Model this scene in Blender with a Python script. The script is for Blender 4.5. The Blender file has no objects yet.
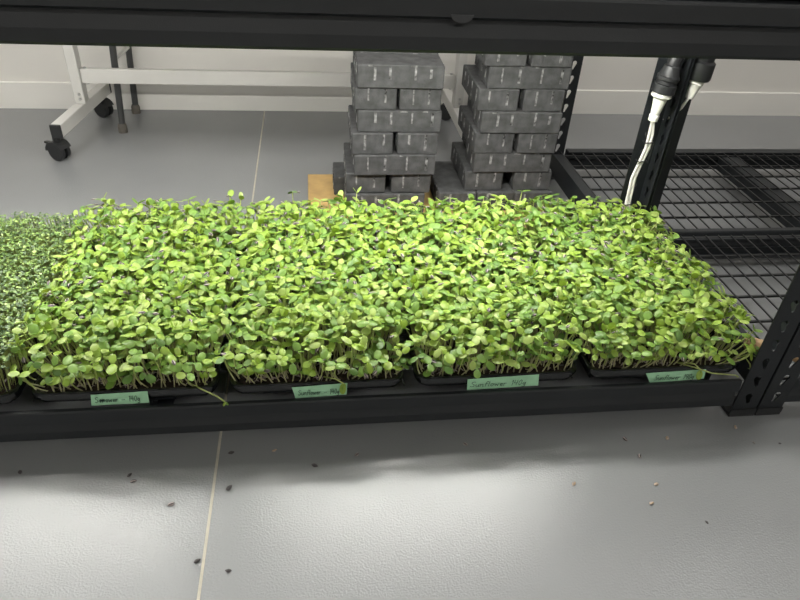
import bpy, math, random
from mathutils import Vector, Matrix
R=math.radians
scene=bpy.context.scene
col=scene.collection
rng=random.Random(7)

# ---------------------------------------------------------------- camera
cam_d=bpy.data.cameras.new('camera'); cam=bpy.data.objects.new('camera',cam_d); col.objects.link(cam)
right=Vector((0.99161144,-0.11831217,0.05204792)); up=Vector((0.02652181,0.58035322,0.81393288)); fwd=Vector((0.12650434,0.80572475,-0.57862274))
m=Matrix.Identity(4)
for i in range(3):
    m[i][0]=right[i]; m[i][1]=up[i]; m[i][2]=-fwd[i]
m[0][3],m[1][3],m[2][3]=-0.74405688,-0.73088687,0.79045085
cam.matrix_world=m
cam_d.sensor_fit='HORIZONTAL'; cam_d.sensor_width=36; cam_d.lens=658.46*36/800; cam_d.clip_start=.02; cam_d.clip_end=50
scene.camera=cam
scene.view_settings.view_transform='Standard'; scene.view_settings.look='None'; scene.view_settings.gamma=1
scene.view_settings.exposure=0.76
# ---------------------------------------------------------------- light
w=bpy.data.worlds.new('world'); scene.world=w; w.use_nodes=True
w.node_tree.nodes['Background'].inputs[0].default_value=(.75,.8,.85,1); w.node_tree.nodes['Background'].inputs[1].default_value=.05
CEIL_POWER=7.6      # emission of the ceiling troffers
LED_POWER=84.0      # emission of the grow lamps under the shelf

# ---------------------------------------------------------------- materials
def mat(name,rgb,rough=.5,metal=0,noise=None,bump=None,spec=.5,coat=0):
    """noise=(scale,amount) mottles the colour, bump=(scale,strength,dist)"""
    M=bpy.data.materials.new(name); M.use_nodes=True; nt=M.node_tree; b=nt.nodes['Principled BSDF']
    b.inputs['Base Color'].default_value=(*rgb,1); b.inputs['Roughness'].default_value=rough; b.inputs['Metallic'].default_value=metal
    b.inputs['Specular IOR Level'].default_value=spec; b.inputs['Coat Weight'].default_value=coat
    tc=nt.nodes.new('ShaderNodeTexCoord')
    if noise:
        n=nt.nodes.new('ShaderNodeTexNoise'); n.inputs['Scale'].default_value=noise[0]; n.inputs['Detail'].default_value=4
        nt.links.new(tc.outputs['Object'],n.inputs['Vector'])
        mr=nt.nodes.new('ShaderNodeMapRange'); mr.inputs['From Min'].default_value=.3; mr.inputs['From Max'].default_value=.7
        mr.inputs['To Min'].default_value=1-noise[1]; mr.inputs['To Max'].default_value=1+noise[1]
        nt.links.new(n.outputs['Fac'],mr.inputs['Value'])
        mx=nt.nodes.new('ShaderNodeVectorMath'); mx.operation='SCALE'; mx.inputs[0].default_value=rgb
        nt.links.new(mr.outputs['Result'],mx.inputs['Scale']); nt.links.new(mx.outputs['Vector'],b.inputs['Base Color'])
    if bump:
        n2=nt.nodes.new('ShaderNodeTexNoise'); n2.inputs['Scale'].default_value=bump[0]; n2.inputs['Detail'].default_value=2
        nt.links.new(tc.outputs['Object'],n2.inputs['Vector'])
        bp=nt.nodes.new('ShaderNodeBump'); bp.inputs['Strength'].default_value=bump[1]; bp.inputs['Distance'].default_value=bump[2]
        nt.links.new(n2.outputs['Fac'],bp.inputs['Height']); nt.links.new(bp.outputs['Normal'],b.inputs['Normal'])
    return M
def emis(name,rgb,s):
    M=bpy.data.materials.new(name); M.use_nodes=True; nt=M.node_tree; nt.nodes.remove(nt.nodes['Principled BSDF'])
    e=nt.nodes.new('ShaderNodeEmission'); e.inputs[0].default_value=(*rgb,1); e.inputs[1].default_value=s
    nt.links.new(e.outputs[0],nt.nodes['Material Output'].inputs[0]); return M
def leafmat(name,rgb,back,tr=.3):
    M=mat(name,rgb,.42,noise=(60,.16),spec=.45); nt=M.node_tree; b=nt.nodes['Principled BSDF']
    t=nt.nodes.new('ShaderNodeBsdfTranslucent'); t.inputs[0].default_value=(*back,1)
    mx=nt.nodes.new('ShaderNodeMixShader'); mx.inputs[0].default_value=tr
    nt.links.new(b.outputs[0],mx.inputs[1]); nt.links.new(t.outputs[0],mx.inputs[2]); nt.links.new(mx.outputs[0],nt.nodes['Material Output'].inputs[0]); return M
BLACK=mat('black_powder_coat',(.013,.0155,.018),.5,bump=(900,.25,.0005),noise=(8,.1),spec=.45)
WIRE=mat('black_wire',(.012,.013,.014),.45)
PLASTIC=mat('black_gloss_plastic',(.007,.008,.009),.14,spec=.6,bump=(60,.1,.0005))
MATTEP=mat('matte_black_plastic',(.016,.017,.018),.45,bump=(500,.2,.0004))
WHITEP=mat('white_plastic',(.78,.77,.72),.4)
FLOOR=mat('grey_epoxy_floor',(.215,.222,.225),.27,noise=(3,.05),bump=(330,.5,.0010),spec=.55)
WALL=mat('white_wall_paint',(.72,.70,.66),.7,noise=(4,.02),bump=(200,.1,.0005))
BASE=mat('white_gloss_trim',(.76,.745,.705),.5,noise=(5,.02))
CEIL=mat('ceiling_white',(.75,.75,.73),.8,noise=(5,.02))
JOINT=mat('floor_joint_sealant',(.42,.39,.31),.6,noise=(60,.15))
WMET=mat('white_powder_coat',(.62,.61,.58),.42,noise=(10,.04))
GMET=mat('dark_grey_tube',(.07,.072,.072),.35,metal=.4)
RUB=mat('grey_rubber',(.10,.09,.075),.7,noise=(80,.2))
SCREW=mat('zinc_screw',(.5,.5,.5),.35,metal=1)
PAVER=mat('charcoal_concrete',(.074,.075,.076),.85,noise=(45,.3),bump=(260,.6,.0015),spec=.3)
SCUFF=mat('pale_scuffed_concrete',(.19,.19,.19),.9,noise=(90,.9),bump=(300,.5,.001),spec=.2)
WOOD=mat('plywood',(.50,.33,.13),.6,noise=(30,.15),bump=(60,.2,.0005))
DOWEL=mat('pine_handle',(.55,.36,.19),.5,noise=(25,.2))
SOIL=mat('potting_soil',(.022,.015,.010),.95,noise=(150,.6),bump=(180,1,.004),spec=.2)
TAPE=mat('green_masking_tape',(.37,.66,.42),.6,noise=(60,.08),bump=(400,.3,.0003))
INK=mat('dark_marker_ink',(.03,.07,.05),.6)
STEM=leafmat('pale_green_stem',(.50,.56,.20),(.5,.6,.2),.3)
STEMW=leafmat('whitish_stem',(.66,.64,.38),(.6,.6,.35),.3)
LEAF=[leafmat('leaf_yellow_green',(.275,.41,.06),(.34,.46,.04),.22),leafmat('leaf_mid_green',(.185,.32,.06),(.24,.37,.035),.22),leafmat('leaf_fresh_green',(.36,.48,.12),(.38,.50,.06),.22),leafmat('leaf_deep_green',(.115,.22,.045),(.16,.28,.03),.22)]
MICRO=[leafmat('micro_dark_green',(.07,.12,.04),(.10,.16,.04),.12),leafmat('micro_pale_green',(.30,.41,.13),(.25,.4,.1),.12),leafmat('micro_mid_green',(.16,.26,.065),(.2,.30,.06),.12)]
HULLD=mat('seed_hull_dark',(.05,.045,.045),.7,noise=(300,.4))
HULLP=mat('seed_hull_pale',(.34,.29,.27),.7,noise=(300,.3))
HULLT=mat('seed_hull_tan',(.45,.33,.2),.7,noise=(300,.3))
WPAPER=mat('white_paper_scrap',(.75,.75,.72),.7)
CEIL_E=emis('ceiling_lamp_light',(1,.97,.93),CEIL_POWER)
LED_E=emis('grow_lamp_light',(1,.985,.93),LED_POWER)

# ---------------------------------------------------------------- helpers
class MB:
    def __init__(s): s.v=[]; s.f=[]; s.m=[]
    def add(s,v,f,mi=0):
        o=len(s.v); s.v+=[tuple(p) for p in v]; s.f+=[tuple(i+o for i in q) for q in f]
        s.m+= mi if isinstance(mi,list) else [mi]*len(f); return s
    def box(s,x0,x1,y0,y1,z0,z1,mi=0,b=0):
        if b<=0:
            v=[(x,y,z) for x in (x0,x1) for y in (y0,y1) for z in (z0,z1)]
            return s.add(v,[(0,1,3,2),(4,6,7,5),(0,4,5,1),(2,3,7,6),(0,2,6,4),(1,5,7,3)],mi)
        # chamfered box: 24 verts
        V={};v=[]
        for ix,x in enumerate((x0,x1)):
            for iy,y in enumerate((y0,y1)):
                for iz,z in enumerate((z0,z1)):
                    sx,sy,sz=(b if ix==0 else -b),(b if iy==0 else -b),(b if iz==0 else -b)
                    V[ix,iy,iz,'x']=len(v); v.append((x,y+sy,z+sz))
                    V[ix,iy,iz,'y']=len(v); v.append((x+sx,y,z+sz))
                    V[ix,iy,iz,'z']=len(v); v.append((x+sx,y+sy,z))
        f=[]
        for a,k in ((0,'x'),(1,'y'),(2,'z')):
            for e in (0,1):
                q=[]
                for (p,r) in ((0,0),(0,1),(1,1),(1,0)):
                    idx=[p,r]; idx.insert(a,e); q.append(V[idx[0],idx[1],idx[2],k])
                f.append(tuple(q))
        for a,(k1,k2) in ((0,('y','z')),(1,('x','z')),(2,('x','y'))):
            for p in (0,1):
                for r in (0,1):
                    i0=[p,r]; i0.insert(a,0); i1=[p,r]; i1.insert(a,1)
                    f.append((V[(*i0,k1)],V[(*i1,k1)],V[(*i1,k2)],V[(*i0,k2)]))
        for c in [(i,j,k) for i in (0,1) for j in (0,1) for k in (0,1)]: f.append((V[(*c,'x')],V[(*c,'y')],V[(*c,'z')]))
        return s.add(v,f,mi)
    def tube(s,pts,r,n=8,mi=0,cap=True):
        pts=[Vector(p) for p in pts]; rs=r if isinstance(r,(list,tuple)) else [r]*len(pts)
        o=len(s.v); v=[]; prev=None
        for i,p in enumerate(pts):
            t=(pts[min(i+1,len(pts)-1)]-pts[max(i-1,0)]).normalized()
            if prev is None: a=t.orthogonal().normalized()
            else: a=(prev-t*prev.dot(t)).normalized()
            prev=a; b=t.cross(a)
            for k in range(n):
                q=2*math.pi*k/n+math.pi/4; v.append(p+(a*math.cos(q)+b*math.sin(q))*rs[i])
        f=[]
        for i in range(len(pts)-1):
            for k in range(n): f.append((i*n+k,i*n+(k+1)%n,(i+1)*n+(k+1)%n,(i+1)*n+k))
        if cap: f+= [tuple(range(n))[::-1],tuple(range((len(pts)-1)*n,len(pts)*n))]
        return s.add(v,f,mi)
    def prism_x(s,prof,x0,x1,mi=0):
        n=len(prof); v=[(x0,y,z) for y,z in prof]+[(x1,y,z) for y,z in prof]
        return s.add(v,[(i,(i+1)%n,n+(i+1)%n,n+i) for i in range(n)]+[tuple(range(n))[::-1],tuple(range(n,2*n))],mi)
    def mesh(s,name,mats,smooth=False):
        me=bpy.data.meshes.new(name); me.from_pydata(s.v,[],s.f)
        for M in (mats if isinstance(mats,(list,tuple)) else [mats]): me.materials.append(M)
        me.polygons.foreach_set('material_index',s.m)
        if smooth: me.polygons.foreach_set('use_smooth',[True]*len(s.f))
        me.update(); return me
    def build(s,name,mats,parent=None,smooth=False,loc=None):
        o=bpy.data.objects.new(name,s.mesh(name,mats,smooth)); col.objects.link(o); o.parent=parent
        if loc: o.location=loc
        return o
def recalc(o):
    import bmesh
    bm=bmesh.new(); bm.from_mesh(o.data); bmesh.ops.recalc_face_normals(bm,faces=bm.faces); bm.to_mesh(o.data); bm.free(); return o
def autosmooth(o,a=40):
    me=o.data
    me.polygons.foreach_set('use_smooth',[True]*len(me.polygons))
    try: me.set_sharp_from_angle(angle=R(a))
    except Exception: pass
    return o
def empty(name,loc,label,cat,group=None,rz=0):
    o=bpy.data.objects.new(name,None); col.objects.link(o); o.location=loc; o.rotation_euler=(0,0,rz); o.empty_display_size=.05
    return tag(o,label,cat,group)
def tag(o,label,cat,group=None):
    o['label']=label; o['category']=cat
    if group: o['group']=group
    return o
def struct(o): o['kind']='structure'; return o

# ================================================================ the room
WY=1.493; X0,X1,YF,H=-3.6,3.6,-3.6,2.75
struct(MB().box(X0,X1,YF,WY,-.1,0).build('floor',FLOOR))
struct(MB().box(X0-.1,X1+.1,WY,WY+.1,-.1,H).build('wall_back',WALL))
struct(MB().box(X0-.1,X1+.1,YF-.1,YF,-.1,H).build('wall_front',WALL))
struct(MB().box(X0-.1,X0,YF,WY,-.1,H).build('wall_left',WALL))
struct(MB().box(X1,X1+.1,YF,WY,-.1,H).build('wall_right',WALL))
struct(MB().box(X0-.1,X1+.1,YF-.1,WY+.1,H,H+.1).build('ceiling',CEIL))
struct(recalc(MB().prism_x([(WY,0),(WY-.007,0),(WY-.007,.083),(WY,.085)],X0,X1).build('baseboard_back',BASE)))
struct(MB().box(-.9010,-.8972,YF,WY-.013,0,.0006).build('trim_1',JOINT))
for i,(x,y) in enumerate([(-1.7,-2.6),(.9,-2.6),(-1.7,.55),(.9,.55)]):
    t=empty('ceiling_light',(x,y,H),['left ceiling light panel behind the camera','right ceiling light panel behind the camera','left ceiling light panel above the rack aisle','right ceiling light panel above the rack aisle'][i],'ceiling light','ceiling light panels')
    fr=MB(); 
    for a in (-1,1): fr.box(-.6,.6,a*.3-.015,a*.3+.015,-.03,-.001); fr.box(a*.6-.015,a*.6+.015,-.285,.285,-.03,-.001)
    fr.build('frame',WMET,t)
    MB().box(-.585,.585,-.285,.285,-.022,-.004).build('diffuser',CEIL_E,t)

# ================================================================ steel racks
def flange_mesh(width,z1,name,holes=True):
    """a strip of angle-iron: width in local x, height in local y, real keyholes"""
    cu=bpy.data.curves.new(name,'CURVE'); cu.dimensions='2D'; cu.fill_mode='BOTH'; cu.extrude=.0011
    def spl(p):
        s=cu.splines.new('POLY'); s.points.add(len(p)-1); s.use_cyclic_u=True
        for i,(x,y) in enumerate(p): s.points[i].co=(x,y,0,1)
    spl([(0,0),(width,0),(width,z1),(0,z1)])
    if holes:
        z=.030; cx=width*.5
        while z<z1-.03:
            p=[]
            for k in range(9): a=R(180+22.5*k); p.append((cx-.0015+.0032*math.cos(a),z+.0036*math.sin(a)))
            for k in range(11): a=R(-40+26*k); p.append((cx+.0015+.0062*math.cos(a),z+.0135+.0062*math.sin(a)))
            spl(p); z+=.0385
    o=bpy.data.objects.new(name,cu); col.objects.link(o)
    dg=bpy.context.evaluated_depsgraph_get(); me=bpy.data.meshes.new_from_object(o.evaluated_get(dg)); me.name=name
    bpy.data.objects.remove(o); me.materials.clear(); me.materials.append(BLACK); return me
PH=1.25
FL=flange_mesh(.045,PH,'flange'); FS=flange_mesh(.040,PH,'side_flange')
FLS=flange_mesh(.045,PH,'flange_plain',False)
def post(parent,x,y,sx,sy,me=None):
    """x,y the outer corner; sx=+1: face runs to +x; sy=+1: side flange runs to +y"""
    o=bpy.data.objects.new('upright',me or FL); col.objects.link(o); o.parent=parent
    # local (x,y,z)->(world sx*x, y-> z, z-> y)
    o.matrix_local=Matrix(((sx,0,0,x),(0,0,1,y+sy*.0011),(0,1,0,.003),(0,0,0,1)))
    s=bpy.data.objects.new('side_flange',FS); col.objects.link(s); s.parent=o
    # local of parent: x along face, y up, z depth
    s.matrix_local=Matrix(((0,0,1,.0013),(0,1,0,0),(sy,0,0,sy*.0015),(0,0,0,1)))
    f=MB(); a,b=sorted((x-sx*.001,x+sx*.046)); c,d=sorted((y-sy*.002,y+sy*.043))
    f.box(a,b,c,d,0,.006,b=.001); f.box(a,b,*(sorted((y-sy*.002,y))),0.006,.017); ff=f.build('foot_cap',MATTEP,parent)
    return o
def beam_prof(y,z0,z1,sy,fw=.028):
    h=z1-z0; P=[(fw,z1),(.001,z1),(-.0005,z1-.05*h),(-.0035,z1-.36*h),(.005,z1-.43*h),(.0045,z1-.50*h),(0,z1-.72*h),(-.002,z0+.06*h),(.001,z0),(.020,z0),(.020,z0+.002),(.005,z0+.004),(.005,z1-.6*h),(.010,z1-.5*h),(.009,z1-.4*h),(.004,z1-.3*h),(.004,z1-.004),(fw,z1-.004)]
    return [(y+sy*a,b) for a,b in P]
def beam(parent,x0,x1,y,z0,z1,sy,name='beam',fw=.028):
    o=recalc(MB().prism_x(beam_prof(y,z0,z1,sy,fw),x0,x1).build(name,BLACK,parent)); return o
def side_beam(parent,x,y0,y1,z0,z1,name='side_beam',w=.028):
    m_=MB(); m_.box(x,x+w,y0,y1,z1-.004,z1); m_.box(x if w>0 else x,x+.004,y0,y1,z0,z1-.004) ; m_.box(x+.003,x+w*.7,y0,y1,z0,z0+.004)
    return m_.build(name,BLACK,parent)
def deck(parent,x0,x1,y0,y1,z,cross,pitch=.0305):
    b=MB(); n=int((x1-x0)/pitch)
    for i in range(n+1):
        x=x0+(x1-x0)*i/n; b.box(x-.0012,x+.0012,y0,y1,z,z+.0024)
    for y in cross: b.box(x0,x1,y-.0022,y+.0022,z-.0043,z-.0001)
    return b.build('wire_deck',WIRE,parent)
LZ=.079; UZ=.655
XL=-1.93
# --- our rack (left bay)
rk=empty('storage_rack',(XL/2,.245,0),'black steel storage rack bay holding the microgreen trays, topmost beam across the photo','storage rack')
rk.location=(0,0,0)
post(rk,0,0,-1,1); post(rk,XL,0,1,1); post(rk,-.040,.490,-1,-1); post(rk,XL,.490,1,-1)
beam(rk,XL+.047,-.047,.003,.0225,LZ,1,fw=.007); beam(rk,XL+.047,-.047,.003,.595,UZ,1)
beam(rk,XL+.047,-.088,.486,.024,LZ,-1); beam(rk,XL+.047,-.088,.486,.595,UZ,-1)
for z0,z1 in ((.024,LZ),(.595,UZ)):
    side_beam(rk,-.086 if 0 else -.075,.046,.444,z0,z1-.001); side_beam(rk,XL+.05,.046,.444,z0,z1-.001)
    side_beam(rk,-1.0,.034,.454,z0+.01,z1-.009,'centre_brace',.04)
deck(rk,XL+.05,-.05,.036,.452,LZ-.0075,(.09,.168,.245,.323,.40))
deck(rk,XL+.05,-.05,.036,.452,UZ-.0075,(.09,.168,.245,.323,.40))
# half-round lock tab punched in the top beam
tb=MB(); n=10
tv=[(-.582+.0125*math.cos(math.pi+math.pi*k/n),0,.637+.008*math.sin(math.pi+math.pi*k/n)) for k in range(n+1)]
v=[(a,-.0015,c-.001) for a,_,c in tv]+[(a,.0075,c-.001) for a,_,c in tv]; k=n+1
tb.add(v,[tuple(range(k)),tuple(range(k,2*k))[::-1]]+[(i,(i+1)%k,k+(i+1)%k,k+i) for i in range(k)])
t_=tb.build('beam_tab',mat('worn_black_steel',(.05,.052,.055),.45),rk)
# --- right bay
rr=empty('storage_rack',(0,0,0),'black steel storage rack bay with bare wire deck, right of the microgreens','storage rack')
post(rr,.004,0,1,1); post(rr,-.037,.490,1,-1,FLS); post(rr,1.55,0,-1,1); post(rr,1.55,.490,-1,-1)
beam(rr,.048,1.502,.003,.024,LZ,1); beam(rr,.010,1.502,.486,.024,LZ-.005,-1,fw=.016)
side_beam(rr,.012,.046,.444,.024,LZ-.001,w=.024); side_beam(rr,1.49,.046,.444,.024,LZ-.001)
side_beam(rr,.52,.034,.454,.034,LZ-.010,'centre_brace',.04)
beam(rr,.050,1.502,.003,.595,UZ,1); beam(rr,.010,1.502,.486,.595,UZ,-1); deck(rr,.05,1.49,.036,.452,UZ-.0075,(.09,.168,.245,.323,.40))
deck(rr,.02,1.49,.008,.484,LZ-.004,(.012,.087,.168,.248,.323,.40,.478))
# --- back row
rb=empty('storage_rack',(0,0,0),'black steel storage rack bay standing behind against the wall side, bare wire deck','storage rack')
post(rb,-.054,.496,1,1,FLS); post(rb,-.072,.985,1,-1); post(rb,1.55,.496,-1,1); post(rb,1.55,.985,-1,-1)
beam(rb,-.006,1.502,.499,.024,LZ-.001,1,fw=.014); beam(rb,-.024,1.502,.980,.024,LZ,-1)
side_beam(rb,-.075,.542,.938,.024,LZ,w=.026); side_beam(rb,1.49,.542,.938,.024,LZ)
side_beam(rb,.435,.53,.952,.030,LZ-.008,'centre_brace',.05)
deck(rb,-.045,1.49,.502,.978,LZ-.004,(.514,.577,.653,.729,.803,.87,.94))

# ================================================================ grow lamps under the top shelf
for i,(a,b) in enumerate([(-1.86,-1.50),(-1.48,-1.05),(-.86,-.16)]):
  for j,y in enumerate((.315,)):
    t=empty('grow_lamp',((a+b)/2,y,.590),['left','middle','right'][i]+' white strip lamp fixed under the top shelf','lamp','strip lamps under the top shelf')
    h=(b-a)/2
    MB().box(-h,h,-.016,.016,.0,.012,b=.003).build('housing',WHITEP,t)
    MB().box(-h+.01,h-.01,-.012,.012,-.008,-.0005,b=.003).build('tube',LED_E,t)
    cl=MB(); 
    for s in (-.7,.7): cl.box(s*h-.006,s*h+.006,-.017,.017,.0125,.0595)
    cl.build('clip',SCREW,t)

# ================================================================ concrete pavers
def paver_mesh(L=.195,W=.096,T=.0515,seed=0):
    r=random.Random(seed); b=MB(); b.box(0,L,0,W,0,T,b=.0022)
    for s,xs in ((0,(.18,.38,.64,.86)),(1,(.14,.36,.62,.82))):
        for x in xs:
            x=x*L+r.uniform(-.006,.006); y0,y1=(-.0014,.002) if s==0 else (W-.002,W+.0014)
            w_=r.uniform(.0014,.0026); top=T-r.uniform(.002,.008); bot=r.uniform(.004,.02); k=T*r.uniform(.2,.5)
            b.box(x-w_,x+w_,y0,y1,bot,k,0); 
            b.box(x-w_*1.15,x+w_*1.15,y0-.0002,y1+.0002,k,top,1)
    for s in (0,1):
        for y in (.27,.70):
            y=y*W+r.uniform(-.004,.004); x0,x1=(-.0014,.002) if s==0 else (L-.002,L+.0014); w_=r.uniform(.0014,.0026)
            k=T*r.uniform(.15,.5)
            b.box(x0,x1,y-w_,y+w_,.004,k,0); b.box(x0-.0002,x1+.0002,y-w_*1.15,y+w_*1.15,k,T-r.uniform(.001,.006),1)
    # rough chipped pale corners
    for q in range(2):
        x=r.uniform(.03,.85)*L; b.box(x,x+r.uniform(.006,.02),-.0004,.004,T-.0035,T-.0006,1)
    return b.mesh('paver_brick',[PAVER,SCUFF])
PV=[paver_mesh(seed=i) for i in range(6)]
board=tag(MB().box(-.757,-.150,.66,.962,.0005,.0095,b=.001).build('plywood_board',WOOD),'thin yellow plywood board lying on the floor under the paver stacks','board')
TH=.052; Z0=.0098
def paver(x,y,k,rz,label,group,i):
    o=bpy.data.objects.new('paver_brick',PV[i%6]); col.objects.link(o); o.location=(x,y,Z0+k*TH); o.rotation_euler=(0,0,R(rz)); tag(o,label,'brick',group); return o
ordn=['lowest','second','third','fourth','fifth','sixth','seventh','eighth']
def stack(rows,which,ntop,jit):
    n=0
    for (k,kind,x,y,span) in rows:
        lay=ordn[k]+' layer from the floor'
        if k==ntop: lay='top layer'
        if kind=='S':
            a=jit.uniform(-.8,.8)
            paver(x,y,k,a,f'charcoal paver laid lengthwise at the front, {lay} of the {which} stack',f'pavers of the {which} stack',n); n+=1
            bx,by=x+jit.uniform(-.002,.004),y+.100
            if which=='right': bx=x+jit.uniform(.006,.014)
            if (which,k)==('left',0): bx=x-.026
            paver(bx,by,k,jit.uniform(-.8,.8),f'charcoal paver laid lengthwise at the rear, {lay} of the {which} stack',f'pavers of the {which} stack',n); n+=1
        else:
            # header: rotated so its short end faces the aisle
            for s,xx in ((0,x+.096),(1,x+span)):
                a=90+jit.uniform(-.8,.8)-(1.3 if which=='left' else 0)
                paver(xx,y+jit.uniform(-.002,.003),k,a,f'charcoal paver laid end-on at the {["left","right"][s]}, {lay} of the {which} stack',f'pavers of the {which} stack',n); n+=1
jj=random.Random(3)
stack([(0,'S',-.664,.732,0),(1,'H',-.664,.738,.207),(2,'S',-.645,.727,0),(3,'H',-.651,.731,.203),(4,'S',-.638,.738,0),(5,'H',-.646,.739,.199),(6,'S',-.641,.734,0)],'left',6,jj)
for q in range(3): paver(-.336+q*.0985,.738,0,90+jj.uniform(-.5,.5),'charcoal paver laid end-on at the '+['left','middle','right'][q]+' of the right stack base','pavers of the right stack',q)
stack([(1,'H',-.366,.748,.222),(2,'S',-.351,.742,0),(3,'H',-.356,.738,.203),(4,'S',-.348,.735,0),(5,'H',-.360,.740,.205),(6,'S',-.343,.742,0),(7,'H',-.357,.735,.204)],'right',7,jj)

# ================================================================ white rolling table
rt=empty('rolling_table',(0,0,0),'white metal table frame on black casters with a long crossbar along the wall','table')
def caster(parent,x,y,lock=False,rz=62):
    c=bpy.data.objects.new('caster',None); col.objects.link(c); c.parent=parent; c.location=(x,y,0)
    b=MB()
    for s in (-1,1): b.tube([(s*.0045,0,.0255),(s*.015,0,.0255),(s*.018,0,.0255)],[.0255,.0255,.021],24)
    w_=autosmooth(b.build('wheel',MATTEP,c),30); c.rotation_euler=(0,0,R(rz))
    h=MB(); h.tube([(0,0,.052),(0,0,.066)],.010,12)
    # hood over the twin wheels
    pr=[]
    for k in range(9): a=R(20*k+0); pr.append((.0285*math.cos(a),.027+.0285*math.sin(a)))
    h.prism_x(pr,-.0195,.0195)
    if lock: h.box(-.006,.006,.022,.043,.040,.046,b=.0015)
    recalc(h.build('housing',MATTEP,c)); return c
def table_leg(x,lock):
    fb=MB().box(-.014,.014,-.185,.185,.068,.104,b=.002).build('foot_bar',WMET,rt,loc=(x-.003,1.258,0)); fb.rotation_euler=(0,0,R(-6.2) if lock else 0)
    for a,b_ in ((-.194,-.1852),(.1852,.194)): MB().box(-.0145,.0145,a,b_,.0675,.1045,b=.002).build('end_cap',MATTEP,fb)
    l=MB().box(x-.014,x+.014,1.235,1.275,.1042,.720,b=.002).build('leg',WMET,rt)
    s=MB(); 
    for z in (.118,.132): s.tube([(x+.002,1.236,z),(x+.002,1.2325,z)],.004,10)
    s.build('screw',SCREW,l)
    caster(rt,x-.034 if lock else x+.02,1.085,lock); caster(rt,x+.004,1.422)
table_leg(-1.402,True); table_leg(-.292,False)
cb=MB().box(-1.3875,-.3065,1.245,1.262,.160,.201,b=.0015).build('crossbar',WMET,rt)
s=MB()
for x in (-1.375,-.32): s.tube([(x,1.253,.201),(x,1.253,.2045)],.004,10); s.tube([(x,1.253,.1565),(x,1.253,.160)],.004,10)
s.build('screw',SCREW,cb)
MB().box(-1.46,-.23,1.02,1.47,.7205,.742,b=.003).build('tabletop',WMET,rt)
# ================================================================ folding table legs
ft=empty('folding_table',(0,0,0),'folding table with dark grey tube legs behind the white crossbar','table')
def leg(x,y,x2,name='leg'):
    l=autosmooth(MB().tube([(x,y,.012),(x2,y,.655)],.0095,14).build(name,GMET,ft))
    autosmooth(MB().tube([(x,y,.0),(x,y,.020),(x,y,.028)],[.0135,.0135,.0105],14).build('rubber_foot',RUB,l))
leg(-1.314,1.288,-1.27); leg(-1.308,1.455,-1.272); leg(-.52,1.30,-.52); leg(-.52,1.455,-.52)
autosmooth(MB().tube([(-1.300,1.290,.214),(-1.297,1.455,.208)],.006,10).build('brace',WMET,ft))
autosmooth(MB().tube([(-.52,1.300,.232),(-.52,1.455,.232)],.006,10).build('brace',WMET,ft))
MB().box(-1.37,-.42,1.281,1.475,.655,.69,b=.003).build('tabletop',WMET,ft)

# ================================================================ trays
TX=-.0365; PITCH=.283; TY0,TY1=.016,.486; TZ=.0775
def rrect(x0,x1,y0,y1,r,n=5):
    p=[]
    for cx,cy,a0 in ((x1-r,y1-r,0),(x0+r,y1-r,90),(x0+r,y0+r,180),(x1-r,y0+r,270)):
        for k in range(n+1): a=R(a0+90*k/n); p.append((cx+r*math.cos(a),cy+r*math.sin(a)))
    return p
def tray_mesh():
    h=.1335; y0,y1=0,TY1-TY0; b=MB()
    prof=[(.012,0.0),(.008,.004),(.0045,.006),(.0052,.0105),(.0018,.0125),(.0024,.0170),(0,.0190),(.0005,.0235),(.0025,.0250),(.0055,.0245),(.0085,.0215),(.012,.0045)]
    rings=[rrect(-h+o,h-o,y0+o,y1-o,.02) for o,z in prof]; n=len(rings[0]); v=[]
    for (o,z),r_ in zip(prof,rings): v+=[(x,y,z) for x,y in r_]
    f=[]
    for i in range(len(prof)-1):
        for k in range(n): f.append((i*n+k,i*n+(k+1)%n,(i+1)*n+(k+1)%n,(i+1)*n+k))
    f+=[tuple(range(n))[::-1],tuple(range((len(prof)-1)*n,len(prof)*n))]
    b.add(v,f); me=b.mesh('tray',PLASTIC); return me
TRAY=tray_mesh()
def soil_mesh():
    r=random.Random(5); b=MB(); nx,ny=22,38; v=[]
    for j in range(ny+1):
        for i in range(nx+1):
            x=-.120+.240*i/nx; y=.013+(TY1-TY0-.026)*j/ny; v.append((x,y,.0165+r.uniform(-.002,.0035)))
    f=[(j*(nx+1)+i,j*(nx+1)+i+1,(j+1)*(nx+1)+i+1,(j+1)*(nx+1)+i) for j in range(ny) for i in range(nx)]
    b.add(v,f)
    # pale roots and spent hulls on top
    for q in range(260):
        x=r.uniform(-.117,.117); y=r.uniform(.016,.45) if r.random()<.5 else r.uniform(.016,.06); a=r.uniform(0,6.28); l=r.uniform(.003,.006)
        b.tube([(x-l*math.cos(a),y-l*math.sin(a),.0185),(x,y,.0215),(x+l*math.cos(a),y+l*math.sin(a),.0185)],[.0004,r.uniform(.0008,.0018),.0004],5,r.choice([1,1,2]))
    return b.mesh('soil',[SOIL,HULLP,HULLD])
SOILM=soil_mesh()

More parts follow.
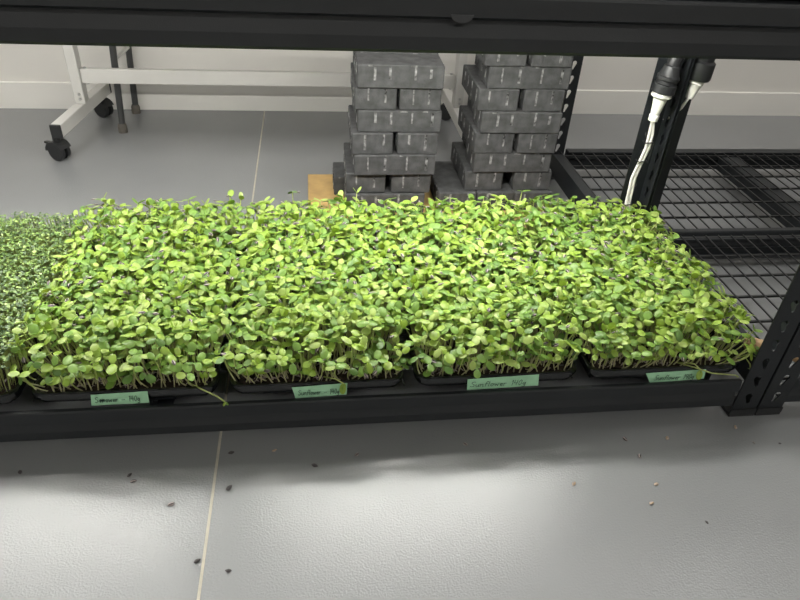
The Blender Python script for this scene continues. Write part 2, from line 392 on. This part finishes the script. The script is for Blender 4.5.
# ---------------------------------------------------------------- shoots
def leaf_geo(L,W,cup,rr):
    """oval cotyledon from origin along +x, normal +z, slightly domed and drooping"""
    v=[];f=[]; n=10
    def P(u,s):
        # u 0..1 along, s -1..1 across
        w=W*.5*math.sqrt(max(0,1-(2*u-1)**2))*(1+.12*(u-.5))
        x=L*u; y=s*w; z=-cup*L*(u**2)*.9 -.9*cup*(s*w)**2/W+.0012*(1-abs(s))*0
        return (x,y,z)
    us=[0,.06,.22,.42,.62,.80,.94,1]; 
    v.append(P(0,0))
    for u in us[1:-1]:
        for s in (-1,-.45,.45,1): v.append(P(u,s) if abs(s)>.5 else (P(u,s)[0],P(u,s)[1],P(u,s)[2]+.0004))
    v.append(P(1,0)); last=len(v)-1
    for k in range(3): f.append((0,1+k,2+k))
    m_=len(us)-2
    for i in range(m_-1):
        for k in range(3): a=1+i*4+k; f.append((a,a+4,a+5,a+1))
    for k in range(3): a=1+(m_-1)*4+k; f.append((a,last,a+1))
    return v,f
def xf(v,M): return [tuple(M@Vector(p)) for p in v]
def hull_geo(L=.0118,W=.0062):
    v=[];f=[];mi=[]; n=8; st=[(0,.15),(.25,.8),(.55,1),(.8,.7),(1,.08)]
    for t,w_ in st:
        for k in range(n): a=2*math.pi*k/n; v.append((L*t,W*.5*w_*math.cos(a),W*.3*w_*math.sin(a)))
    for i in range(len(st)-1):
        for k in range(n): f.append((i*n+k,i*n+(k+1)%n,(i+1)*n+(k+1)%n,(i+1)*n+k)); mi.append(k%2)
    f+=[tuple(range(n))[::-1],tuple(range((len(st)-1)*n,len(st)*n))]; mi+=[0,0]
    return v,f,mi
SM=[STEM,STEMW]+LEAF+[HULLD,HULLP]   # slots: 0 stem 1 base 2..5 leaves 6,7 hull
def shoot(r,h=.075,hull=None,curve=None,leafscale=1,spread=None,cup=None):
    b=MB(); ang=r.uniform(0,6.28); c=r.uniform(.002,.012) if curve is None else curve
    pts=[]; 
    for i in range(6):
        t=i/5; pts.append((c*math.sin(t*2.2)*math.cos(ang),c*math.sin(t*2.2)*math.sin(ang),h*t))
    b.tube(pts[:3],[.0011,.0011,.0011],5,1,False); b.tube(pts[2:],[.0011,.0011,.0011,.0010],5,0,False)
    top=Vector(pts[-1]); az=r.uniform(0,6.28); li=2+r.choice([0,0,1,1,2,3]) 
    sp=r.choice([r.uniform(-25,10),r.uniform(0,35),r.uniform(30,75)]) if spread is None else spread
    for s in (0,1):
        L=r.uniform(.0140,.0185)*leafscale; W=L*r.uniform(.64,.80); cu=r.uniform(.10,.48) if cup is None else cup
        v,f=leaf_geo(L,W,cu,r)
        M=Matrix.Translation(top)@Matrix.Rotation(az+math.pi*s+r.uniform(-.35,.35),4,'Z')@Matrix.Rotation(R(-(sp+r.uniform(-12,12))),4,'Y')@Matrix.Rotation(R(r.uniform(-22,22)),4,'X')
        b.add(xf(v,M),f,li if r.random()<.8 else 2+r.choice([0,1,2]))
        if hull and s==0:
            hv,hf,hm=hull_geo(); M2=M@Matrix.Translation((L*.62,0,.0005-cu*L*.5))@Matrix.Rotation(R(20),4,'Y')
            b.add(xf(hv,M2),hf,[6+q for q in hm])
    if hull=='closed': pass
    return b
vr=random.Random(21)
VAR=[shoot(vr,h=1.0*.075,hull=(i%5==4)) for i in range(34)]
VMESH=[b.mesh('sunflower_shoot',SM,True) for b in VAR]
def smoothn(x,y,s):
    return math.sin(x*23+s*1.7)*math.cos(y*19+s*2.3)*.6+math.sin(x*51+y*37+s)*.4
def plant_tray(idx,label,cx):
    r=random.Random(100+idx)
    t=empty('microgreen_tray',(cx,TY0,TZ),label,'microgreen tray','sunflower microgreen trays')
    o=bpy.data.objects.new('tray',TRAY); col.objects.link(o); o.parent=t
    for p_ in TRAY.polygons: p_.use_smooth=False
    so=bpy.data.objects.new('soil',SOILM); col.objects.link(so); so.parent=t
    spots=[]; sp=.0096
    ny=int((TY1-TY0-.028)/sp); nx=int(.252/sp)
    for j in range(ny+1):
        for i in range(nx+1):
            x=-.122+.244*(i+.5*(j%2)*.8)/nx+r.uniform(-.4,.4)*sp; y=.014+(TY1-TY0-.03)*j/ny+r.uniform(-.4,.4)*sp
            x=max(-.123,min(.123,x)); y=max(.0135,y); spots.append((y,x))
    spots.sort(); big=MB(); L=TY1-TY0
    for n,(y,x) in enumerate(spots):
        hgt=.068+.009*smoothn(cx+x,y,idx)+r.uniform(-.016,.009)+(r.uniform(0,.014) if r.random()<.12 else 0)
        edge=0; ax=ay=0
        fr=max(0,1-y/.05); ex=(x/.125)
        gap=max(0,(abs(ex)-.82)/.18)
        ay=fr*r.uniform(4,26)       # lean to the front
        if y>L-.04: ay-=r.uniform(0,18)
        lean=ex**3*r.uniform(0,22)
        if idx==3 and ex>.4: lean+=(ex-.4)*r.uniform(8,50); hgt*=1-.12*gap
        if idx==0 and ex<-.5: lean-=(-ex-.5)*r.uniform(5,45)
        if fr>0: hgt*=1-.55*fr*r.random()
        if y<.05 and r.random()<.42: hgt*=r.uniform(.45,.72)
        if y>L*.6: hgt+=.007*(y/L-.6)/.4
        sc=hgt/.075; k=r.randrange(34)
        if y<L*.3 and k%5==4 and r.random()<.5: k-=1
        if y>L*.35 and r.random()<.22: k=(k//5)*5+4 if (k//5)*5+4<34 else 4
        ss=r.uniform(.88,1.12)
        Mt=Matrix.Translation((x,y,.0175))@Matrix.Rotation(R(ay+r.gauss(0,4)),4,'X')@Matrix.Rotation(R(lean+r.gauss(0,4)),4,'Y')@Matrix.Rotation(r.uniform(0,6.28),4,'Z')@Matrix.Diagonal((ss,ss,1,1))
        if n<100:
            ob=bpy.data.objects.new('sunflower_shoot',VMESH[k]); col.objects.link(ob); ob.parent=t
            ob.matrix_local=Mt@Matrix.Diagonal((1,1,sc,1))
        else:
            Q=Mt; src=VAR[k]
            big.add([tuple(Q@Vector((p[0],p[1],p[2]*sc if p[2]<.06 else p[2]-.075*(1-sc)))) for p in src.v],src.f,list(src.m))
    g=big.build('sunflower_shoots',SM,t,True); g['kind']='stuff'
    return t
# handwriting as pen strokes, unit letter box
GL={'S':(.62,[[(.58,.9),(.35,1),(.1,.85),(.15,.62),(.45,.45),(.5,.18),(.25,0),(0,.1)]]),
'u':(.5,[[(0,.5),(.02,.15),(.15,0),(.35,.12),(.4,.5)],[(.4,.5),(.42,.05),(.5,.02)]]),
'n':(.5,[[(0,.48),(.03,0)],[(.03,.3),(.2,.5),(.35,.4),(.38,0),(.46,.02)]]),
'f':(.38,[[(.42,.9),(.25,1),(.15,.8),(.12,0)],[(0,.5),(.34,.54)]]),
'l':(.22,[[(.08,1),(.05,.1),(.16,0)]]),
'o':(.45,[[(.2,.48),(.04,.38),(.05,.1),(.2,0),(.36,.14),(.34,.4),(.2,.48),(.44,.42)]]),
'w':(.6,[[(0,.48),(.1,.02),(.26,.4),(.38,.02),(.54,.5)]]),
'e':(.42,[[(.04,.25),(.34,.3),(.25,.5),(.06,.36),(.08,.08),(.22,0),(.4,.1)]]),
'r':(.4,[[(0,.48),(.04,0)],[(.04,.3),(.2,.5),(.36,.46)]]),
'1':(.26,[[(.02,.8),(.14,1),(.12,0)]]),
'4':(.5,[[(.06,1),(.0,.42),(.42,.46)],[(.36,1),(.32,0)]]),
'0':(.46,[[(.22,1),(.02,.7),(.06,.12),(.22,0),(.4,.3),(.36,.85),(.22,1)]]),
'g':(.45,[[(.36,.48),(.12,.5),(.03,.25),(.16,.05),(.34,.2),(.38,.5),(.36,-.25),(.2,-.4),(.02,-.28)]]),
' ':(.45,[]),'-':(.7,[[(0,.34),(.6,.38)]]),
'#':(1.1,[[(0,.2),(.3,.6),(.2,0),(.6,.65),(.5,0),(.9,.6),(.8,.1),(1.05,.4)],[(0,.45),(1,.25)],[(.05,.1),(.95,.55)]])}
def write(parent,text,x0,z0,size,y,width):
    adv=sum(GL[c][0]+.1 for c in text); sx=width/adv; b=MB(); x=0; r=random.Random(len(text))
    for c in text:
        w_,st=GL[c]
        for s in st:
            pts=[(x0+sx*(x+p[0]+.12*p[1]),z0+size*(p[1]+r.uniform(-.02,.02))) for p in s]
            hw=.00038
            for a,c2 in zip(pts[:-1],pts[1:]):
                d=Vector((c2[0]-a[0],c2[1]-a[1])); l=d.length or 1; nx,nz=-d[1]/l*hw,d[0]/l*hw; e=(d[0]/l*hw,d[1]/l*hw)
                q=[(a[0]+nx-e[0],a[1]+nz-e[1]),(a[0]-nx-e[0],a[1]-nz-e[1]),(c2[0]-nx+e[0],c2[1]-nz+e[1]),(c2[0]+nx+e[0],c2[1]+nz+e[1])]
                v=[(p,y,z) for p,z in q]+[(p,y+.00025,z) for p,z in q]
                b.add(v,[(0,1,2,3),(7,6,5,4),(0,4,5,1),(1,5,6,2),(2,6,7,3),(3,7,4,0)])
        x+=w_+.1
    return b.build('handwriting',INK,parent)
def tape(tray,cx,pts,text,th=.0003):
    """pts: world x,z corners tl,tr,br,bl"""
    y=-.0016; 
    P=[(x-cx,z-TZ) for x,z in pts]; n=10; v=[];rr_=random.Random(int(cx*1000))
    top=[(P[0][0]+(P[1][0]-P[0][0])*i/n,P[0][1]+(P[1][1]-P[0][1])*i/n) for i in range(n+1)]
    bot=[(P[3][0]+(P[2][0]-P[3][0])*i/n,P[3][1]+(P[2][1]-P[3][1])*i/n) for i in range(n+1)]
    off=[0]+[rr_.uniform(-.0003,.0002) for _ in range(n-1)]+[0]
    for (a,b_),o_ in zip(zip(top,bot),off): v+=[(a[0],y+o_,a[1]),(b_[0],y+o_-.0008,b_[1]),(b_[0],y+o_-.0008+th,b_[1]),(a[0],y+o_+th,a[1])]
    f=[]
    for i in range(n):
        for k in range(4): f.append((4*i+k,4*i+(k+1)%4,4*i+4+(k+1)%4,4*i+4+k))
    f+=[(3,2,1,0),(4*n,4*n+1,4*n+2,4*n+3)]
    b=MB(); b.add(v,f); o=recalc(b.build('tape_label',TAPE,tray))
    x0=max(P[0][0],P[3][0])+.004; W=P[1][0]-x0-.012; zc=(P[0][1]+P[3][1])/2; o['label']='green tape label with handwriting'
    write(o,text,x0,zc-.004,.0105,y-.0018,W)
    return o
lab=['sunflower microgreen tray with scribbled letters on its green tape, leftmost of the tall trays',
     'sunflower microgreen tray second from the left among the tall trays, slanted green tape label',
     'sunflower microgreen tray second from the right, long green tape label 140g in its middle',
     'rightmost sunflower microgreen tray beside the black upright, shoots leaning out to the right']
cxs=[TX-PITCH*(3.5-i) for i in range(4)]
trays=[plant_tray(i,lab[i],cxs[i]) for i in range(4)]
tape(trays[0],cxs[0],[(-1.073,.100),(-.993,.1025),(-.994,.080),(-1.076,.0795)],'S#ower - 140g')
tape(trays[1],cxs[1],[(-.784,.0975),(-.700,.1020),(-.701,.079),(-.779,.0755)],'Sunflower - 140g')
tape(trays[2],cxs[2],[(-.512,.099),(-.397,.103),(-.3945,.080),(-.511,.077)],'Sunflower 140g ')
tape(trays[3],cxs[3],[(-.216,.0955),(-.112,.0985),(-.110,.079),(-.203,.074)],'Sunflower 140g ')
# stray shoots hanging over the rim
def stray(tray,cx,pts,leafdir,ls=1,droop=-60):
    b=MB(); P=[(x-cx,y-TY0,z-TZ) for x,y,z in pts]
    b.tube(P,.0012,6,0); top=Vector(P[-1])
    r=random.Random(9)
    for s in (0,1):
        v,f=leaf_geo(.020*ls,.012*ls,.15,r)
        M=Matrix.Translation(top)@Matrix.Rotation(leafdir+(.7 if s else -.7),4,'Z')@Matrix.Rotation(R(-droop+s*15),4,'Y')
        b.add(xf(v,M),f,2+s)
    return b.build('sunflower_shoot',SM,tray,True)
stray(trays[0],cxs[0],[(-.935,.032,.098),(-.915,.012,.104),(-.893,.004,.096),(-.882,.0,.088)],-1.2,.35,-20)
stray(trays[3],cxs[3],[(-.155,.034,.099),(-.135,.013,.105),(-.105,.007,.0965),(-.078,.006,.093),(-.062,.006,.0905)],0,.3,-5)
stray(trays[3],cxs[3],[(-.150,.035,.098),(-.137,.014,.112),(-.128,.006,.105)],-1.4,.8,-50)
stray(trays[3],cxs[3],[(-.062,.030,.099),(-.045,.020,.115),(-.036,.016,.105),(-.033,.012,.095)],.2,.8,-5)
stray(trays[1],cxs[1],[(-.735,.035,.098),(-.718,.014,.112),(-.706,.008,.107)],-1.4,.9,-65)

# ---------------------------------------------------------------- fine-leaved tray at the left
t5=empty('microgreen_tray',(TX-PITCH*4.5,TY0,TZ),'tray of short fine-leaved dark microgreens at the left edge','microgreen tray')
o=bpy.data.objects.new('tray',TRAY); col.objects.link(o); o.parent=t5
o=bpy.data.objects.new('soil',SOILM); col.objects.link(o); o.parent=t5
r5=random.Random(55); b=MB(); sp=.0058
for j in range(int(.452/sp)):
    for i in range(int(.252/sp)):
        x=-.124+i*sp+r5.uniform(-.5,.5)*sp; y=.013+j*sp+r5.uniform(-.5,.5)*sp
        if abs(x)>.1235 or y>.456 or y<.0132: continue
        h=.060+.004*smoothn(x*2,y*2,4)+r5.uniform(-.008,.004)
        fr=max(0,1-y/.03); lx=(x/.125)**3*r5.uniform(0,.012); ly=-fr*r5.uniform(0,.012); h*=1-.6*fr*r5.random()
        b.tube([(x,y,.016),(x+lx,y+ly,.016+h)],.0005,3,0,False)
        p=Vector((x+lx,y+ly,.016+h))
        a0=r5.uniform(0,6.28)
        for q in range(r5.choice([2,2,3])):
            a=a0+q*(3.14 if q<2 else 1.5)+r5.uniform(-.4,.4); L=r5.uniform(.0050,.0078); W=L*.85; e=R(r5.uniform(-25,35))
            d=Vector((math.cos(a)*math.cos(e),math.sin(a)*math.cos(e),math.sin(e))); s_=Vector((-math.sin(a),math.cos(a),0))
            c=p+d*L*.55
            v=[p,c+s_*W*.5+Vector((0,0,.0002)),p+d*L,c-s_*W*.5,c+Vector((0,0,-.0008))]
            b.add(v,[(0,4,1),(1,4,2),(2,4,3),(3,4,0)],1+r5.choice([0,0,0,1,2,2]))
g=b.build('microgreens',[STEM]+MICRO,t5,True); g['kind']='stuff'

# ================================================================ trays standing on the top shelf (only their front edge shows)
for i in range(5):
    o=bpy.data.objects.new('tray',TRAY); col.objects.link(o)
    o.location=(-.10-PITCH*(i+.5),.016,UZ+.0003-.0)
    tag(o,'black plastic tray on the top shelf, '+['first','second','third','fourth','fifth'][i]+' from the right','tray','trays on the top shelf')
p=MB(); p.box(-.385,-.362,.0,.0003,.0,.0001)
pc=MB(); pc.add([(-.392,.0128,.6715),(-.378,.0126,.6705),(-.366,.0128,.6745),(-.352,.0126,.672),(-.352,.0126,.679),(-.392,.0128,.679),
  (-.392,.0122,.6715),(-.378,.0120,.6705),(-.366,.0122,.6745),(-.352,.0120,.672),(-.352,.0120,.679),(-.392,.0122,.679)],
  [(5,4,3,2,1,0),(6,7,8,9,10,11)]+[(i,(i+1)%6,6+(i+1)%6,6+i) for i in range(6)])
tag(recalc(pc.build('label_scrap',WPAPER)),'torn white label scrap stuck on the rim of a tray on the top shelf','label')

# ================================================================ plugs and cables on the rear upright
def lathe(b,p0,p1,prof,n=18,mi=0):
    p0,p1=Vector(p0),Vector(p1); b.tube([p0.lerp(p1,t) for t,_ in prof],[q for _,q in prof],n,mi)
pg=empty('power_connector',(-.078,.452,.40),'black ribbed power connector hanging on the rear upright with white cable, left one of two','plug','power connectors')
b=MB(); lathe(b,(.008,0,.085),(0,0,.012),[(0,.008),(.08,.012),(.3,.0125),(.32,.015),(.55,.019),(.58,.0215),(.66,.0215),(.68,.0195),(.76,.0195),(.78,.022),(.98,.0225),(1,.021)]); autosmooth(b.build('socket_body',MATTEP,pg))
b=MB(); lathe(b,(0,0,.0118),(-.004,0,-.045),[(0,.019),(.12,.0195),(.2,.013),(.5,.0105),(.75,.0085),(.78,.010),(.97,.009),(1,.005)]); autosmooth(b.build('white_plug',WHITEP,pg))
b=MB()
for dx in (0,.0065):
    b.tube([(-.004+dx*.3,0,-.043),(-.004+dx,-.002,-.07),(-.003+dx,-.002,-.10),(-.008+dx*.8,0,-.135),(-.014+dx,.0,-.165),(-.012+dx,0,-.20),(-.011+dx,0,-.235),(-.012+dx,0,-.285),(-.02+dx,0,-.31)],.0032,8)
autosmooth(b.build('white_cable',WHITEP,pg),60)
b=MB()
for z,x in ((-.088,-.001),(-.128,-.004),(-.225,-.009)):
    b.tube([(x-.0075,-.005,z),(x+.010,-.005,z+.001),(x+.010,.008,z+.001),(x-.0075,.008,z),(x-.0075,-.005,z)],.0012,6)
b.tube([(-.0065,-.005,-.128),(-.016,-.009,-.131)],.0009,5); b.tube([(.009,-.005,-.09),(.0075,-.006,-.13)],.0012,5)
b.build('zip_tie',MATTEP,pg)
p2=empty('power_connector',(-.012,.46,.435),'black ribbed power connector beside the rear uprights with white cable, right one of two','plug','power connectors')
b=MB(); lathe(b,(.008,0,.09),(0.003,0,.0),[(0,.012),(.25,.016),(.3,.020),(.5,.020),(.54,.017),(.6,.017),(.64,.0215),(.95,.022),(1,.020)]); autosmooth(b.build('socket_body',MATTEP,p2))
b=MB(); lathe(b,(.003,0,-.0005),(-.004,0,-.036),[(0,.013),(.2,.0135),(.28,.011),(.6,.010),(1,.0075)]); autosmooth(b.build('white_plug',WHITEP,p2))
b=MB(); b.tube([(-.004,0,-.034),(-.012,.002,-.055),(-.022,.008,-.074),(-.028,.024,-.088)],.003,8); autosmooth(b.build('white_cable',WHITEP,p2),60)

# ================================================================ wooden handle
b=MB(); A=Vector((.004,.0915,.0890)); B=Vector((.21,-.02,.0885)); A2=A; dd=(Vector((.0807,.047,.0890))-A).normalized(); B=A+dd*.062
B=A+Vector((dd.x,dd.y,0))*.20; B=A+(B-A)*.45
b.tube([A+(B-A)*t for t in (0,.012,.04,.09,.5,1)],[.004,.0085,.0112,.0120,.0118,.011],16)
tag(autosmooth(b.build('wooden_handle',DOWEL),60),'tan wooden dowel handle lying on the wire deck behind the near upright','handle')

# ================================================================ seed hulls on the floor
hv,hf,hm=hull_geo(.0085,.0052)
def seedmesh(a,b_):
    q=MB(); q.add([(x,y,z+.0016) for x,y,z in hv],hf,hm); return q.mesh('sunflower_seed',[a,b_],True)
SD=[seedmesh(HULLD,HULLD),seedmesh(HULLD,HULLP),seedmesh(HULLT,HULLP)]
seeds=[(-1.177,-.041,0,'dark seed hull at the far left in the rack shadow'),(-1.02,-.051,0,'dark seed hull, upper of a close pair left of the floor joint'),(-1.01,-.065,1,'striped seed hull, lower of a close pair left of the floor joint'),
(-.959,-.113,1,'pale striped seed hull in the bright glare left of the floor joint'),(-.884,-.023,0,'dark seed hull just right of the floor joint in the rack shadow'),(-.818,-.024,2,'tan seed hull below the second tape label'),
(-.748,-.059,0,'dark seed hull below the second tray in the shadow edge'),(-.691,-.043,1,'narrow striped seed hull below the right end of the second tray'),(-.873,-.085,0,'round dark seed hull right of the floor joint at the shadow edge'),
(-.903,-.202,0,'dark seed hull lying on the floor joint'),(-.870,-.221,0,'dark seed hull nearest the camera, right of the floor joint'),(-.517,-.027,1,'upright striped seed hull below the third tape label'),
(-.367,-.124,2,'tan seed hull at the right end of the bright glare'),(-.247,-.044,1,'pale striped seed hull below the seam of the two right trays'),(-.242,-.080,1,'pale thin seed hull between two others at the right shadow edge'),
(-.174,-.038,2,'tan seed hull in the shadow below the rightmost tape label'),(-.233,-.130,2,'tan seed hull in the light, upper of two right of the glare'),(-.264,-.166,2,'large tan seed hull in the light, lower of two right of the glare'),
(-.045,-.022,2,'pale seed hull close to the foot of the near upright'),(-.033,-.064,1,'tiny pale seed hull right below the upright foot'),(.012,-.067,0,'small dark seed hull at the right edge of the floor'),
(-.193,-.200,0,'small dark speck of hull on the bright floor at lower right')]
for i,(x,y,k,l) in enumerate(seeds):
    o=bpy.data.objects.new('sunflower_seed',SD[k]); col.objects.link(o); o.location=(x,y,0); a=rng.uniform(0,6.28); o.rotation_euler=(0,0,a)
    s=rng.uniform(1.0,1.3)*(.6 if 'tiny' in l or 'small' in l else 1); o.scale=(s,s,s); tag(o,l+'','seed','seed hulls on the floor')
